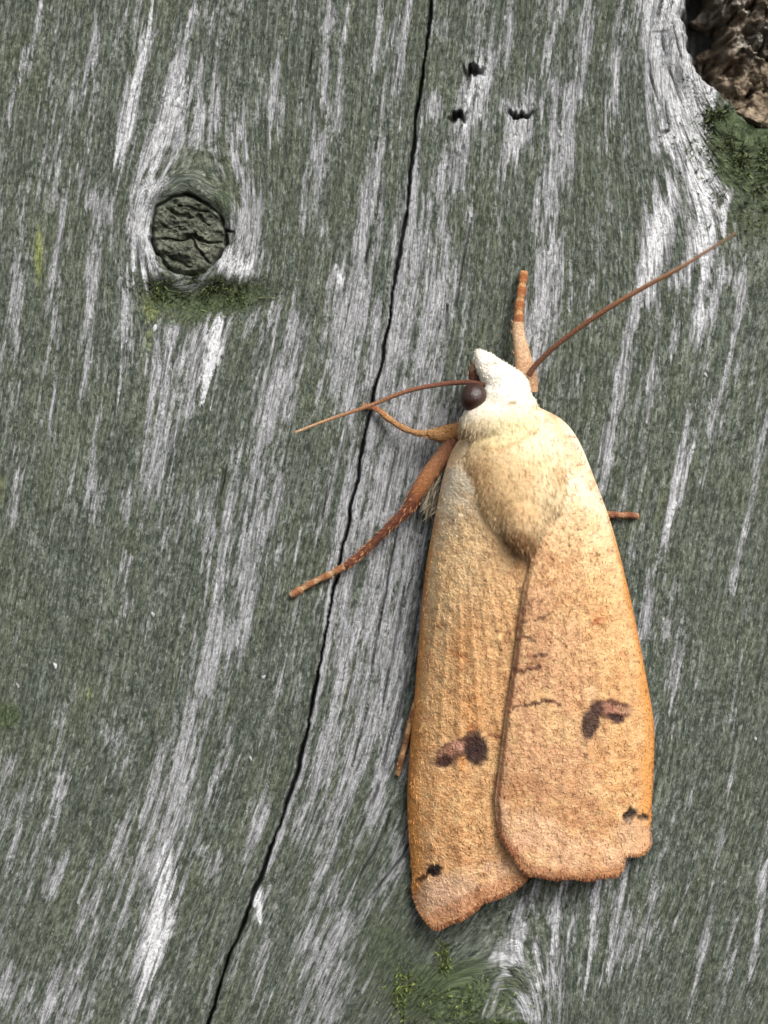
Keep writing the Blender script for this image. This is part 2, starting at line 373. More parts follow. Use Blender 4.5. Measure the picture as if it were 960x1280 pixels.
# frayed nail marks
for px, py, rw, rh in ((592, 89, 13, 8), (572, 146, 12, 5.5), (650, 142, 17, 5)):
    sl = window([(px - 30, py - 30), (px + 30, py + 40)], 4)
    x, y = X[sl], Y[sl]
    fr = 9 * (vn((x - px) * 0.24, y * 0.05, int(px)) - 0.5) + 7 * (vn(x * 0.5, y * 0.12, 3) - .5)
    d = np.hypot((x - px) / rw, (y + fr - py) / rh)
    e = sstep(1.25, 0.25, d); H[sl] -= 20 * e; RECESS_DARK[sl] = np.maximum(RECESS_DARK[sl], 0.8 * e * sstep(.1, .5, vn(x * .25, y * .2, 91) + .25))
    d2 = np.hypot((x - px) / (rw * 1.5), (y - py - 16) / 24)
    H[sl] += 3.0 * sstep(1, 0.2, d2) * (vn(x * 0.28, y * 0.05, 77) - .3)

def kr(k, x, y):
    kx, ky, rx, ry, st = KNOTS[k]
    th = np.arctan2(y - ky, x - kx)
    wob = 1 + 0.05 * np.sin(2 * th + 0.7) + 0.04 * np.sin(3 * th + 2.1 + k) + 0.02 * np.sin(7 * th + k)
    return np.hypot((x - kx) / rx, (y - ky) / ry) / wob, th
# socket of the small round knot
r, th = kr(0, X, Y)
rj = r + 0.10 * (vn(th * 5, r * 3, 88) - .5) + 0.05 * (vn(X * .15, Y * .15, 89) - .5)
H -= 24 * sstep(1.03, 0.96, rj); RECESS_DARK = np.maximum(RECESS_DARK, 0.3 * sstep(1.03, 0.97, rj))
H += 7 * np.exp(-((r - 1.25) / 0.22) ** 2) * (0.5 + 0.8 * vn(th * 3, r * 2, 5))
H -= 9 * np.exp(-(((X - 262) / 75) ** 2 + ((Y - 372) / 24) ** 2)) - 5 * np.exp(-(((X - 235) / 70) ** 2 + ((Y - 345) / 9) ** 2))
dd, tt = seg_dist(X, Y, [(270, 290), (284, 289), (296, 292)])
e = sstep(1.2, 0.4, (dd + 2 * WIG * 3) / (3.4 * (1.1 - tt))); H -= 14 * e; RECESS_DARK = np.maximum(RECESS_DARK, 0.7 * e)
# cavity of the rotten knot, torn at its rim
r2, th2 = kr(1, X, Y)
r2 = r2 + 0.05 * (vn(th2 * 9, r2 * 3, 15) - 0.5) + 0.03 * (vn(th2 * 30, r2 * 3, 16) - 0.5)
H -= 85 * sstep(1.03, 0.86, r2); RECESS_DARK = np.maximum(RECESS_DARK, 0.92 * sstep(1.0, 0.9, r2))
H += 10 * np.exp(-((r2 - 1.12) / 0.12) ** 2) * sstep(150, 60, Y)
H += 5 * (vn(U * 0.12, V * 0.012, 61) - 0.5) * np.exp(-((r2 - 1.2) / 0.3) ** 2)
# knot at the lower edge
r3, th3 = kr(2, X, Y)
H += 6 * np.sin(r3 * 26 + 2 * vn(th3 * 2, r3 * 3, 2)) * 0.25 * sstep(1.3, 0.8, r3) - 8 * sstep(1.25, 0.8, r3)
# moss and algae stains; beside the lower wing also shade put in the colour
def blot(arr, px, py, rx, ry, s, ang=0.0):
    c, q = math.cos(ang), math.sin(ang)
    a = ((X - px) * c + (Y - py) * q) / rx; b = (-(X - px) * q + (Y - py) * c) / ry
    arr[:] = np.maximum(arr, s * np.exp(-(a * a + b * b) ** 1.3))
blot(MOSS, 275, 375, 80, 26, .9, -0.2); blot(MOSS, 205, 372, 36, 24, .85); blot(MOSS, 235, 395, 45, 18, .7); blot(MOSS, 235, 293, 50, 54, .5); blot(MOSS, 280, 250, 22, 40, .6, .4)
blot(MOSS, 940, 190, 75, 65, 1.0); blot(MOSS, 905, 150, 34, 22, .9); blot(MOSS, 950, 260, 80, 70, .6); blot(MOSS, 560, 1240, 110, 55, .85); blot(MOSS, 480, 1190, 70, 80, .6); blot(MOSS, 455, 1075, 40, 70, .38, .4); blot(MOSS, 5, 895, 30, 24, .8)
blot(MOSS, 620, 1285, 60, 16, 1.0); blot(MOSS, 60, 810, 120, 60, .42); blot(MOSS, 270, 930, 26, 60, .25); blot(MOSS, 300, 1230, 40, 40, .25)
blot(YEL, 48, 318, 9, 48, .85); blot(YEL, 188, 385, 16, 26, .75); blot(YEL, 186, 425, 8, 26, .6); blot(YEL, 195, 365, 24, 9, .6); blot(YEL, 502, 1240, 14, 34, .75, .3); blot(YEL, 556, 1195, 9, 22, .55)
blot(YEL, 112, 866, 9, 12, .6); blot(YEL, 2, 610, 6, 40, .6); blot(YEL, 12, 890, 10, 8, .5); blot(YEL, 908, 205, 22, 10, .45); blot(YEL, 370, 250, 10, 40, .25)
for px, py, r_ in ((193, 766, 4), (422, 352, 6), (330, 846, 3.2), (194, 410, 5), (20, 858, 3), (312, 946, 3), (322, 1134, 6), (68, 830, 5), (880, 470, 3), (944, 920, 3), (700, 165, 4)):
    sl = window([(px, py)] * 2, 16)
    e = sstep(1.2, .5, np.hypot(X[sl] - px + 8 * WIG[sl], (Y[sl] - py) * .7 + 8 * G1[sl] * .13) / (r_ * .6))
    BARE[sl] = np.maximum(BARE[sl], 1.6 * e); BRIGHT[sl] = np.maximum(BRIGHT[sl], 1.5 * e); H[sl] += 2 * e
BARE -= 0.7 * np.clip(MOSS - 0.2, 0, 1)
MOSS -= 0.5 * BRIGHT * 0.3

top = np.stack([(X - CX) * S, -H * S, (CY - Y) * S], -1).reshape(-1, 3)
BACK = 0.018
ring = np.concatenate([np.arange(NX), np.arange(1, NY) * NX + NX - 1, (NY - 1) * NX + np.arange(NX - 2, -1, -1), np.arange(NY - 2, 0, -1) * NX])
bk = top[ring].copy(); bk[:, 1] = BACK
cen = np.array([[top[:, 0].mean(), BACK, top[:, 2].mean()]])
verts = np.vstack([top, bk, cen])
n0 = NX * NY; R = len(ring); k = np.arange(R); k2 = (k + 1) % R
faces = gridfaces(NY, NX)
side = np.stack([ring[k], ring[k2], n0 + k2, n0 + k], -1)
bf = np.stack([n0 + k, n0 + k2, np.full(R, n0 + R), np.full(R, n0 + R)], -1)
def ext(a):
    a = a.reshape(-1); return np.concatenate([a, a[ring], a[:1]])
me = mesh_np('wooden_board', verts, np.vstack([faces, side]), {
    'bare': ext(BARE), 'bright': ext(BRIGHT), 'yellow': ext(YEL), 'mossy': ext(MOSS), 'recess_dark': ext(np.clip(RECESS_DARK, 0, 1)),
    'grain': np.stack([ext(U), ext(V), ext(H)], 1)})
WOOD = wood_material()
board = obj('wooden_board', me, WOOD)
board['kind'] = 'structure'
board['label'] = 'weathered grey board with green algae, bare streaks and a long dark crack'

def board_h(x, y):
    j = np.clip(np.searchsorted(gx, x), 0, NX - 1); i = np.clip(np.searchsorted(gy, y), 0, NY - 1)
    return H[i, j]

# ------------------------------------------------------------------ knots
def knot_mesh(name, kx, ky, rx, ry, hfun, cfun, nr, nt, wobk, rscale):
    rr = np.linspace(0.001, 1, nr)[:, None]; th = np.linspace(0, 2 * math.pi, nt, endpoint=False)[None, :]
    wob = 1 + 0.05 * np.sin(2 * th + 0.7) + 0.04 * np.sin(3 * th + 2.1 + wobk) + 0.02 * np.sin(7 * th + wobk)
    x = kx + rr * rscale * rx * wob * np.cos(th); y = ky + rr * rscale * ry * wob * np.sin(th)
    r = np.broadcast_to(rr, x.shape)
    h = hfun(x, y, r); c = cfun(x, y, r, h)
    x = np.vstack([x, x[-1:]]); y = np.vstack([y, y[-1:]]); h = np.vstack([h, np.full((1, nt), h.min() - 30)])
    c = np.vstack([c, c[-nt:]])
    v = np.stack([(x - CX) * S, -h * S, (CY - y) * S], -1).reshape(-1, 3)
    return mesh_np(name, v, gridfaces(nr + 1, nt, wrap=True, flip=True), {'col': rgba(c), 'pos': np.stack([x, y, h], -1).reshape(-1, 3)})

def ridged(x, y, seed):
    return np.abs(fbm(x, y, seed, 3) - 0.5) * 2

def k1h(x, y, r):
    h = 0.5 - 7 * sstep(0.90, 1.0, r) + 13 * (fbm(x * 0.05, y * 0.09, 5, 3) - 0.5) + 8.0 * (fbm(x * 0.16, y * 0.24, 8, 3) - .5)
    for p, wd, dp in (([(196, 300), (225, 301), (243, 296), (262, 303), (277, 300)], 2.6, 9), ([(212, 262), (226, 272), (246, 270), (262, 282)], 2.4, 7), ([(238, 300), (252, 318), (264, 326)], 2.0, 8),
                      ([(222, 258), (240, 262), (262, 264)], 1.8, 5), ([(205, 318), (224, 326), (240, 336)], 1.5, 5), ([(200, 280), (214, 286), (232, 284)], 1.4, 4)):
        d, t = seg_dist(x + 5 * (vn(x * .12, y * .12, 4) - .5), y + 7 * (vn(x * .1, y * .1, 14) - .5), p)
        h = h - dp * 1.2 * sstep(1.6, 0.2, d / (wd * (1.25 - 0.9 * np.abs(2 * t - 1)) * (0.3 + 1.2 * vn(x * .14, y * .14, 44))))
    d, t = seg_dist(x, y, [(205, 310), (230, 314), (255, 312)])
    h = h + 3.5 * sstep(14, 2, d)
    return h
def k1c(x, y, r, h):
    n = fbm(x * 0.12, y * 0.14, 3, 3).reshape(-1, 1); g = fbm(x * 0.35, y * 0.35, 13, 2).reshape(-1, 1)
    c = np.array([0.040, 0.046, 0.034]) * (1 - n) + np.array([0.150, 0.160, 0.115]) * n
    c = c * (0.55 + 0.9 * g)
    sh = np.exp(-(((x - 255) / 14) ** 2 + ((y - 312) / 10) ** 2)).reshape(-1, 1)
    return c * (1 - 0.7 * sh) + 0.7 * sh * np.array([0.17, 0.17, 0.13])
KNOTM = attr_material('knot_wood', gs=0.28, var=0.5, bump=1.2, rough=0.9)
k1 = obj('knot', knot_mesh('knot', 235, 293, 46, 52, k1h, k1c, 60, 190, 0, 0.985), KNOTM, board)
k1['label'] = 'round dark green knot with cracks, set in the board'

def k2h(x, y, r):
    a = x * 0.8 + y * 0.6; b = -x * 0.6 + y * 0.8
    cell = vn(np.floor(a * 0.045 + 2.2 * vn(x * .03, y * .03, 1)), np.floor(b * 0.028 + 2 * vn(x * .03, y * .03, 2)), 8)
    h = -24 + 34 * (cell - 0.5) + 46 * (fbm(a * 0.045, b * 0.03, 19, 4) - 0.5) - 26 * sstep(0.16, 0.0, ridged(a * 0.028, b * 0.02, 23)) + 10 * (fbm(x * .2, y * .2, 29, 3) - .5)
    h = h + 6 - 60 * sstep(62, 30, np.hypot((x - 858), (y - 30) * 0.5)) - 30 * sstep(0.85, 1.0, r) * sstep(130, 70, y)
    h = h + 16 * sstep(0.6, 0.95, r) * sstep(100, 150, y)
    return h
def k2c(x, y, r, h):
    n = fbm(x * 0.035, y * 0.04, 33, 3).reshape(-1, 1); g = fbm(x * 0.16, y * 0.2, 37, 3).reshape(-1, 1)
    c = np.array([0.050, 0.032, 0.018]) * (1 - g) + np.array([0.34, 0.27, 0.19]) * g
    c = c * (0.45 + 1.0 * n)
    gr = np.exp(-(((x - 948) / 26) ** 2 + ((y - 48) / 18) ** 2)).reshape(-1, 1) * sstep(.35, .6, g)
    c = c * (1 - gr) + gr * np.array([0.42, 0.42, 0.38])
    gr = np.exp(-(((x - 900) / 40) ** 2 + ((y - 5) / 8) ** 2)).reshape(-1, 1) * sstep(.35, .6, g)
    return c * (1 - gr) + gr * np.array([0.5, 0.48, 0.45])
k2 = obj('knot', knot_mesh('rotten_knot', 985, 40, 128, 122, k2h, k2c, 110, 420, 1, 0.99), KNOTM, board)
k2['label'] = 'crumbling brown rotten knot sunk in a dark hollow'

# ------------------------------------------------------------------ strands (fur, fringe, moss): many thin tapered blades in one mesh
def strands(name, roots, dirs, length, width, colors, bend, segs=3, persp=True):
    """roots (n,3) px space (x, y, h); dirs unit px space; bend (n,3) added quadratically"""
    n = len(roots)
    side = np.cross(dirs, rng.normal(size=(n, 3))); side /= np.linalg.norm(side, axis=1, keepdims=True) + 1e-9
    vs = []; tt = np.linspace(0, 1, segs + 1)
    for t in tt:
        c = roots + dirs * (length * t)[:, None] + bend * (t * t * length)[:, None]
        wv = (width * (1 - t) ** 0.6)[:, None] * 0.5 if t < 1 else np.zeros((n, 1))
        vs.append(c - side * wv); vs.append(c + side * wv)
    v = np.stack(vs, 1)                                    # n, 2(segs+1), 3
    m = 2 * (segs + 1)
    f = []
    for s in range(segs):
        b = np.arange(n) * m + 2 * s
        f.append(np.stack([b, b + 1, b + 3, b + 2], -1))
    v = v.reshape(-1, 3)
    kk = (1 - v[:, 2] / DPX) if persp else np.ones(len(v))
    pos = np.stack([(v[:, 0] - CX) * kk * S, -v[:, 2] * S, (CY - v[:, 1]) * kk * S], -1)
    tips = np.tile(np.repeat(0.8 + 0.3 * tt, 2), n)[:, None]
    return mesh_np(name, pos, np.vstack(f), {'col': rgba(np.repeat(colors, m, 0) * tips), 'pos': v})

FURM = attr_material('moth_hair', gs=0.1, var=0.1, bump=0.0, rough=0.7, sheen=0.0)
MOSSM = attr_material('moss_growth', gs=0.15, var=0.3, bump=0.0, rough=0.9)

def moss_patch(spots, n, label, lo, hi, length=(4, 11)):
    xs, ys = [], []
    for (px, py, rx, ry, wt) in spots:
        m = int(n * wt); xs.append(px + rx * rng.normal(size=m) * 0.6); ys.append(py + ry * rng.normal(size=m) * 0.6)
    x = np.concatenate(xs); y = np.concatenate(ys)
    keep = (fbm(x * 0.07, y * 0.07, 3, 2) > 0.43); x, y = x[keep], y[keep]
    m = len(x)
    d = np.stack([rng.normal(size=m) * .8, rng.normal(size=m) * .8 + .4, np.abs(rng.normal(size=m)) * .7 + .15], 1); d /= np.linalg.norm(d, axis=1, keepdims=True)
    tcol = rng.random((m, 1)) ** 1.4
    c = np.array(lo) * (1 - tcol) + np.array(hi) * tcol
    me = strands('moss', np.stack([x, y, board_h(x, y) - 1.0], 1), d, rng.uniform(*length, m), rng.uniform(1.6, 3.6, m), c, rng.normal(size=(m, 3)) * .35, 2, persp=False)
    o = obj('moss', me, MOSSM); o['kind'] = 'stuff'; o['label'] = label; o['category'] = 'moss'
    return o
moss_patch([(275, 368, 70, 18, .5), (205, 366, 28, 14, .25), (255, 352, 40, 8, .25)], 1500, 'dark green moss along the ledge under the round knot', (.02, .03, .012), (.15, .19, .07), (3, 8))
moss_patch([(935, 185, 55, 42, .7), (905, 150, 26, 12, .2), (945, 245, 50, 40, .2)], 2600, 'dark moss growing under the crumbling rotten knot', (.016, .024, .010), (.14, .17, .07), (4, 11))
moss_patch([(505, 1238, 14, 30, .3), (556, 1196, 9, 18, .15), (570, 1255, 60, 26, .4), (620, 1284, 45, 8, .2)], 1500, 'bright and dark green moss in the hollow below the wing tip', (.03, .045, .015), (.22, .27, .07), (3, 8))

# ------------------------------------------------------------------ the moth
moth = bpy.data.objects.new('moth', None); col.objects.link(moth); moth.empty_display_size = 0.004
moth.location = W(650, 780, 0)
moth['label'] = 'tan and orange moth with folded wings resting on the weathered board'
moth['category'] = 'moth'
ML = Vector(moth.location)
def part(name, me, mat, parent=moth):
    """mesh given in world metres; parented with the empty's offset taken out"""
    o = obj(name, me, mat, parent)
    if parent is moth: o.location = -ML
    return o

spine = lambda y: np.interp(y, [500, 600, 690, 800, 900, 1000, 1100, 1200], [640, 648, 660, 650, 642, 634, 640, 640])
ridge = lambda y: np.interp(y, [480, 540, 600, 690, 800, 900, 1000, 1100, 1200], [70, 98, 112, 106, 92, 78, 64, 52, 44])
edge = lambda y: np.interp(y, [480, 560, 650, 800, 950, 1100, 1200], [52, 46, 34, 22, 14, 14, 14])
LC = [(598, 530), (572, 552), (557, 585), (545, 640), (532, 712), (525, 780), (519, 860), (512, 940), (509, 1000), (511, 1050), (516, 1105)]
RC = [(672, 508), (703, 525), (724, 552), (745, 603), (764, 655), (782, 722), (796, 785), (808, 848), (816, 893), (818, 925), (816, 985), (812, 1040)]
lcx = lambda y: np.interp(y, [p[1] for p in LC] + [1160], [p[0] for p in LC] + [520])
rcx = lambda y: np.interp(y, [p[1] for p in RC] + [1110], [p[0] for p in RC] + [812])

def wing_h(x, y, s):
    sp = spine(y)
    half = np.where(s < 0, sp - lcx(y), rcx(y) - sp)
    d = np.clip((x - sp) * s / half, -0.6, 1.05)
    prof = np.where(d > 0, 1 - 0.62 * np.abs(d) ** 1.7 - 0.38 * np.abs(d) ** 9, 1 - 0.10 * d * d)
    return edge(y) + (ridge(y) - edge(y)) * prof

def coons(c, i, b, o, ns, nt):
    """c, i: curves along the wing (costal, inner); b, o: curves across (base, outer margin)"""
    c = poly_interp(c, ns); i = poly_interp(i, ns); b = poly_interp(b, nt); o = poly_interp(o, nt)
    s = np.linspace(0, 1, ns)[:, None, None]; t = np.linspace(0, 1, nt)[None, :, None]
    return ((1 - t) * c[:, None] + t * i[:, None] + (1 - s) * b[None] + s * o[None]
            - (1 - s) * (1 - t) * c[0] - (1 - s) * t * i[0] - s * (1 - t) * c[-1] - s * t * i[-1])

def inpoly(x, y, p):
    p = np.asarray(p, float); r = np.zeros(x.shape, bool); n = len(p)
    for k in range(n):
        (x1, y1), (x2, y2) = p[k], p[(k + 1) % n]
        r ^= ((y1 > y) != (y2 > y)) & (x < (x2 - x1) * (y - y1) / (y2 - y1 + 1e-9) + x1)
    return r

def blob(x, y, px, py, rx, ry, ang=0.0, soft=0.35, seed=1):
    c, q = math.cos(ang), math.sin(ang)
    xx = x + 7 * (fbm(x * .16, y * .16, seed, 3) - .5); yy = y + 7 * (fbm(x * .16, y * .16, seed + 5, 3) - .5)
    a = ((xx - px) * c + (yy - py) * q) / rx; b = (-(xx - px) * q + (yy - py) * c) / ry
    return sstep(1 + soft, 1 - soft, np.hypot(a, b))

def lay(c, f, rgb):
    f = np.clip(f, 0, 1)[..., None]; return c * (1 - f) + f * lin(rgb)

PIG = 0.83     # pigment to reflectance
def paint(x, y, s):
    c = np.ones(x.shape + (3,)) * lin((216, 166, 114))
    dcost = (x - lcx(y)) if s < 0 else (rcx(y) - x)
    # pale towards the shoulders and along the broad costal field
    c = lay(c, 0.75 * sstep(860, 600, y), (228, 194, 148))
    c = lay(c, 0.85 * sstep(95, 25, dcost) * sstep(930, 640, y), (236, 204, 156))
    c = lay(c, 0.95 * sstep(680, 560, y - .5 * np.clip(70 - dcost, 0, 60)), (243, 228, 200))  # cream shoulders, with the blown-out light on them painted in
    if s > 0:
        c = lay(c, 0.75 * sstep(40, 95, dcost) * sstep(650, 720, y), (206, 158, 120))
        c = lay(c, 0.5 * sstep(90, 10, dcost) * sstep(680, 760, y) * sstep(930, 850, y), (214, 168, 112))
        sub = 1002 + 0.34 * (x - 625) + 34 * (fbm(x * .05, y * .02, 4, 3) - .5)
        c = lay(c, 0.75 * sstep(sub - 4, sub + 5, y) * sstep(1094, 1078, y), (220, 176, 140))
        c = lay(c, 0.5 * sstep(sub + 4, sub - 10, y) * sstep(sub - 70, sub - 20, y) * sstep(20, 60, dcost), (170, 120, 82))
    else:
        c = lay(c, 0.45 * sstep(60, 110, dcost) * sstep(680, 760, y), (204, 156, 108))
        c = lay(c, 0.45 * sstep(1020, 1080, y), (200, 150, 108)); sub = 1098 - 0.28 * (x - 545) + 26 * (fbm(x * .06, y * .02, 14, 3) - .5)
        c = lay(c, 0.7 * sstep(sub - 4, sub + 5, y), (218, 176, 142))
    # mottling of scales
    c = lay(c, 0.45 * sstep(.5, .75, fbm(x * .035, y * .028, 61 + s, 3)), (204, 150, 98))
    c = lay(c, 0.40 * sstep(.5, .75, fbm(x * .05, y * .04, 71 + s, 3)), (226, 186, 130))
    c = lay(c, 0.40 * sstep(.52, .75, fbm(x * .13, y * .11, 75 + s, 3)), (164, 112, 76))
    c = lay(c, 0.38 * sstep(.52, .72, fbm(x * .16, y * .14, 85 + s, 3)), (238, 200, 148))
    # orange leading edge
    wdt = np.interp(y, [560, 700, 850, 1000, 1110], [2, 4, 9, 17, 17])
    c = lay(c, 0.85 * sstep(wdt * 1.5, wdt * .3, dcost + 6 * (fbm(x * .06, y * .03, 6, 2) - .5)) * sstep(560, 720, y), (212, 148, 80))
    c = lay(c, 0.6 * sstep(4, 0.5, dcost) * sstep(640, 740, y), (176, 110, 52))
    # scattered dark scales
    sp_ = vn(x * .26, y * .26, 91 + s); c = lay(c, 0.55 * sstep(.84, .93, sp_) * sstep(.4, .6, vn(x * .03, y * .03, 3 + s)), (112, 74, 52))
    if s < 0:
        c = lay(c, 0.35 * blob(x, y, 578, 800, 16, 40, .15, .6), (206, 136, 72)); c = lay(c, .5 * blob(x, y, 576, 820, 18, 4, .5, .6), (176, 104, 60))
        c = lay(c, 0.3 * blob(x, y, 590, 895, 13, 34, .1, .6), (206, 136, 72)); c = lay(c, .6 * blob(x, y, 588, 912, 5, 7), (186, 108, 52))
        c = lay(c, .8 * blob(x, y, 572, 940, 40, 17, -.42, .35, 2), (222, 176, 130))
        c = lay(c, .7 * blob(x, y, 597, 938, 19, 23, -.15, .2, 4), (226, 180, 128))
        c = lay(c, .95 * blob(x, y, 574, 938, 34, 14, -.42, .2, 3), (112, 76, 60)); c = lay(c, .8 * blob(x, y, 566, 937, 20, 7, -.5, .4, 13), (186, 134, 108))
        c = lay(c, .95 * blob(x, y, 556, 951, 10, 6.5, -.4, .4, 5), (70, 46, 38))
        c = lay(c, .97 * blob(x, y, 596, 938, 15, 19, -.15, .25, 4), (62, 44, 40)); c = lay(c, .8 * blob(x, y, 590, 922, 14, 8, -.7, .35, 14), (74, 50, 40))
        c = lay(c, .55 * blob(x, y, 572, 934, 8, 5, .4, .5, 15), (214, 160, 138)); c = lay(c, .9 * blob(x, y, 577, 953, 5, 8, 0, .4, 7), (208, 146, 88))
        c = lay(c, .98 * blob(x, y, 543, 1087, 10, 8, -.3, .2, 8), (18, 12, 10)); c = lay(c, .9 * blob(x, y, 529, 1096, 9, 3.6, -.6, .4, 9), (60, 30, 20))
        c = lay(c, .7 * blob(x, y, 556, 1120, 42, 25, -.35, .25, 10), (200, 164, 134)); c = lay(c, .8 * blob(x, y, 598, 1117, 3.2, 11, -.15, .4, 11), (60, 36, 26))
        d, t = seg_dist(x, y, [(600, 700), (606, 730), (602, 760)]); c = lay(c, .4 * sstep(3, 1, d), (140, 96, 60))
        d, t = seg_dist(x, y, [(598, 783), (620, 790), (645, 788)]); c = lay(c, .5 * sstep(3, 1, d + 3 * vn(x * .2, y * .2, 2)), (132, 86, 56))
        d, t = seg_dist(x, y, [(612, 918), (626, 922)]); c = lay(c, .7 * sstep(3.4, 1, d), (120, 70, 48))
        c = lay(c, .6 * blob(x, y, 587, 674, 4, 3), (120, 70, 44))
        q = y - (1140 - .45 * (x - 545)); c = lay(c, .7 * sstep(-12, 2, q) * sstep(520, 545, x), (172, 116, 78))
    else:
        for p, wd, f in (([(640, 800), (655, 795), (668, 800)], 4, .75), ([(640, 835), (652, 838), (676, 834)], 4, .8), ([(668, 776), (684, 770), (692, 764)], 3, .7), ([(645, 760), (655, 768)], 3, .5),
                         ([(642, 884), (662, 880), (692, 876), (700, 880)], 3.4, .85), ([(668, 822), (682, 818)], 4.5, .75), ([(656, 742), (664, 758)], 3, .4), ([(690, 640), (712, 672), (730, 678)], 3, .3)):
            d, t = seg_dist(x, y + 4 * (vn(x * .15, y * .1, 5) - .5), p); c = lay(c, min(1, f * 1.15) * sstep(wd * 1.25, wd * .4, d + 2.2 * vn(x * .3, y * .3, 6)), (92, 56, 44))
        c = lay(c, .35 * blob(x, y, 748, 770, 11, 13, .5, .5), (202, 132, 76)); c = lay(c, .8 * blob(x, y, 746, 777, 9, 3.5, -.6, .5), (158, 88, 48))
        c = lay(c, .7 * blob(x, y, 740, 868, 6, 10, .2, .5, 2), (222, 184, 140))
        c = lay(c, .7 * blob(x, y, 762, 888, 30, 14, .1, .3, 3), (206, 158, 112))
        c = lay(c, .6 * blob(x, y, 738, 903, 14, 26, .22, .2, 7), (218, 172, 126))
        c = lay(c, .95 * blob(x, y, 764, 887, 26, 13, .1, .22, 4), (98, 64, 50)); c = lay(c, .75 * blob(x, y, 764, 886, 17, 5, .15, .45, 5), (184, 130, 106))
        c = lay(c, .95 * blob(x, y, 770, 898, 11, 7, .4, .35, 6), (64, 42, 38))
        c = lay(c, .95 * blob(x, y, 738, 904, 11, 22, .22, .28, 7), (68, 48, 42)); c = lay(c, .9 * blob(x, y, 746, 884, 9, 9, .2, .4, 8), (74, 50, 42))
        c = lay(c, .45 * blob(x, y, 780, 888, 9, 5, .3, .5, 18), (214, 170, 130))
        c = lay(c, .97 * blob(x, y, 787, 1018, 7, 11, .45, .25, 9), (20, 13, 10)); c = lay(c, .95 * blob(x, y, 803, 1021, 9, 5.5, .3, .3, 10), (28, 16, 12))
        c = lay(c, .6 * blob(x, y, 795, 1046, 28, 22, .3, .35, 11), (206, 170, 138))
        # darker rolled inner margin
        d, t = seg_dist(x, y, [(668, 690), (655, 735), (648, 780), (640, 840), (632, 890), (625, 950), (619, 1000), (622, 1040), (640, 1066)])
        c = lay(c, .55 * sstep(14, 2, d) * sstep(700, 790, y), (136, 92, 72))
        lo_ = y - np.interp(x, [620, 640, 660, 690, 720, 760, 778], [1034, 1064, 1088, 1096, 1098, 1094, 1085])
        c = lay(c, .7 * sstep(-16, -3, lo_) * sstep(782, 770, x), (160, 106, 72))
    return c * PIG

def make_wing(name, s, c, i, b, o, dh):
    g = coons(c, i, b, o, 420, 210)
    x, y = g[..., 0], g[..., 1]
    h = wing_h(x, y, s) + dh(x, y)
    h = h + 2.6 * (fbm(x * .10, y * .09, 3 + s, 3) - .5) + 4.0 * (fbm(x * .02, y * .012, 33 + s, 2) - .5)
    # veins raised a little, fanning from the shoulder
    bx, by = (575, 560) if s < 0 else (708, 545)
    an = np.arctan2(x - bx, y - by)
    h = h + 1.2 * np.cos(an * 46) ** 6 * sstep(690, 800, y)
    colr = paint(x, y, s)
    ns, nt = x.shape
    kk = 1 - h / DPX
    up = np.stack([(x - CX) * kk * S, -h * S, (CY - y) * kk * S], -1).reshape(-1, 3)
    th_ = 2.2 * S
    dn = up.copy(); dn[:, 1] += th_
    v = np.vstack([up, dn]); N = ns * nt
    f = gridfaces(ns, nt); f2 = gridfaces(ns, nt, flip=True) + N
    ringi = np.concatenate([np.arange(nt), np.arange(1, ns) * nt + nt - 1, (ns - 1) * nt + np.arange(nt - 2, -1, -1), np.arange(ns - 2, 0, -1) * nt])
    q = np.roll(ringi, -1)
    sd_ = np.stack([ringi, q, q + N, ringi + N], -1)
    cc = colr.reshape(-1, 3); pos = np.stack([x, y, h], -1).reshape(-1, 3)
    if np.linalg.norm(np.cross(up[nt] - up[0], up[1] - up[0])) >= 0 and np.cross(up[(ns // 2 + 1) * nt + nt // 2] - up[(ns // 2) * nt + nt // 2], up[(ns // 2) * nt + nt // 2 + 1] - up[(ns // 2) * nt + nt // 2])[1] > 0:
        f, f2, sd_ = f[:, ::-1], f2[:, ::-1], sd_[:, ::-1]
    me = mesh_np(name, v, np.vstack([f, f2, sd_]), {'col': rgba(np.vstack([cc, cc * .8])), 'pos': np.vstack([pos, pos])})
    return me, x, y, h, colr

WINGM = attr_material('wing_scales', gs=0.17, var=0.13, bump=0.85, rough=0.62, spec=0.22, sheen=0.0)
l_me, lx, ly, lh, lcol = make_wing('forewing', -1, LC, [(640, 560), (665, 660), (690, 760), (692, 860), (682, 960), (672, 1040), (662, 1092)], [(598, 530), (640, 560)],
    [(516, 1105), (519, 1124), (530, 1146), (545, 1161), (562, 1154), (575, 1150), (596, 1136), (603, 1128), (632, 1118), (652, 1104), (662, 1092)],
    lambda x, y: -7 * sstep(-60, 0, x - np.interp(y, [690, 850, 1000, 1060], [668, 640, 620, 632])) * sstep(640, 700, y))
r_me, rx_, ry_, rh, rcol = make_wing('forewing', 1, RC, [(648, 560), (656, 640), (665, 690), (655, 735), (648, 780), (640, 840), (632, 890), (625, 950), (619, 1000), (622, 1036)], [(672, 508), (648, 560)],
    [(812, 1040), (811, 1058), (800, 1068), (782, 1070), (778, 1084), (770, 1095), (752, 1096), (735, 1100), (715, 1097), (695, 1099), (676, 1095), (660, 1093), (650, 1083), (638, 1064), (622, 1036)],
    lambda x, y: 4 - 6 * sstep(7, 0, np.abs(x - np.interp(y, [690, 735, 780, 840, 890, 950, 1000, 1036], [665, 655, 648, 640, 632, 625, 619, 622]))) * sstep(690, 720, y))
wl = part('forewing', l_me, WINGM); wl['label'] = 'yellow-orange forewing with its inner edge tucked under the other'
wr = part('forewing', r_me, WINGM); wr['label'] = 'browner forewing lying on top'

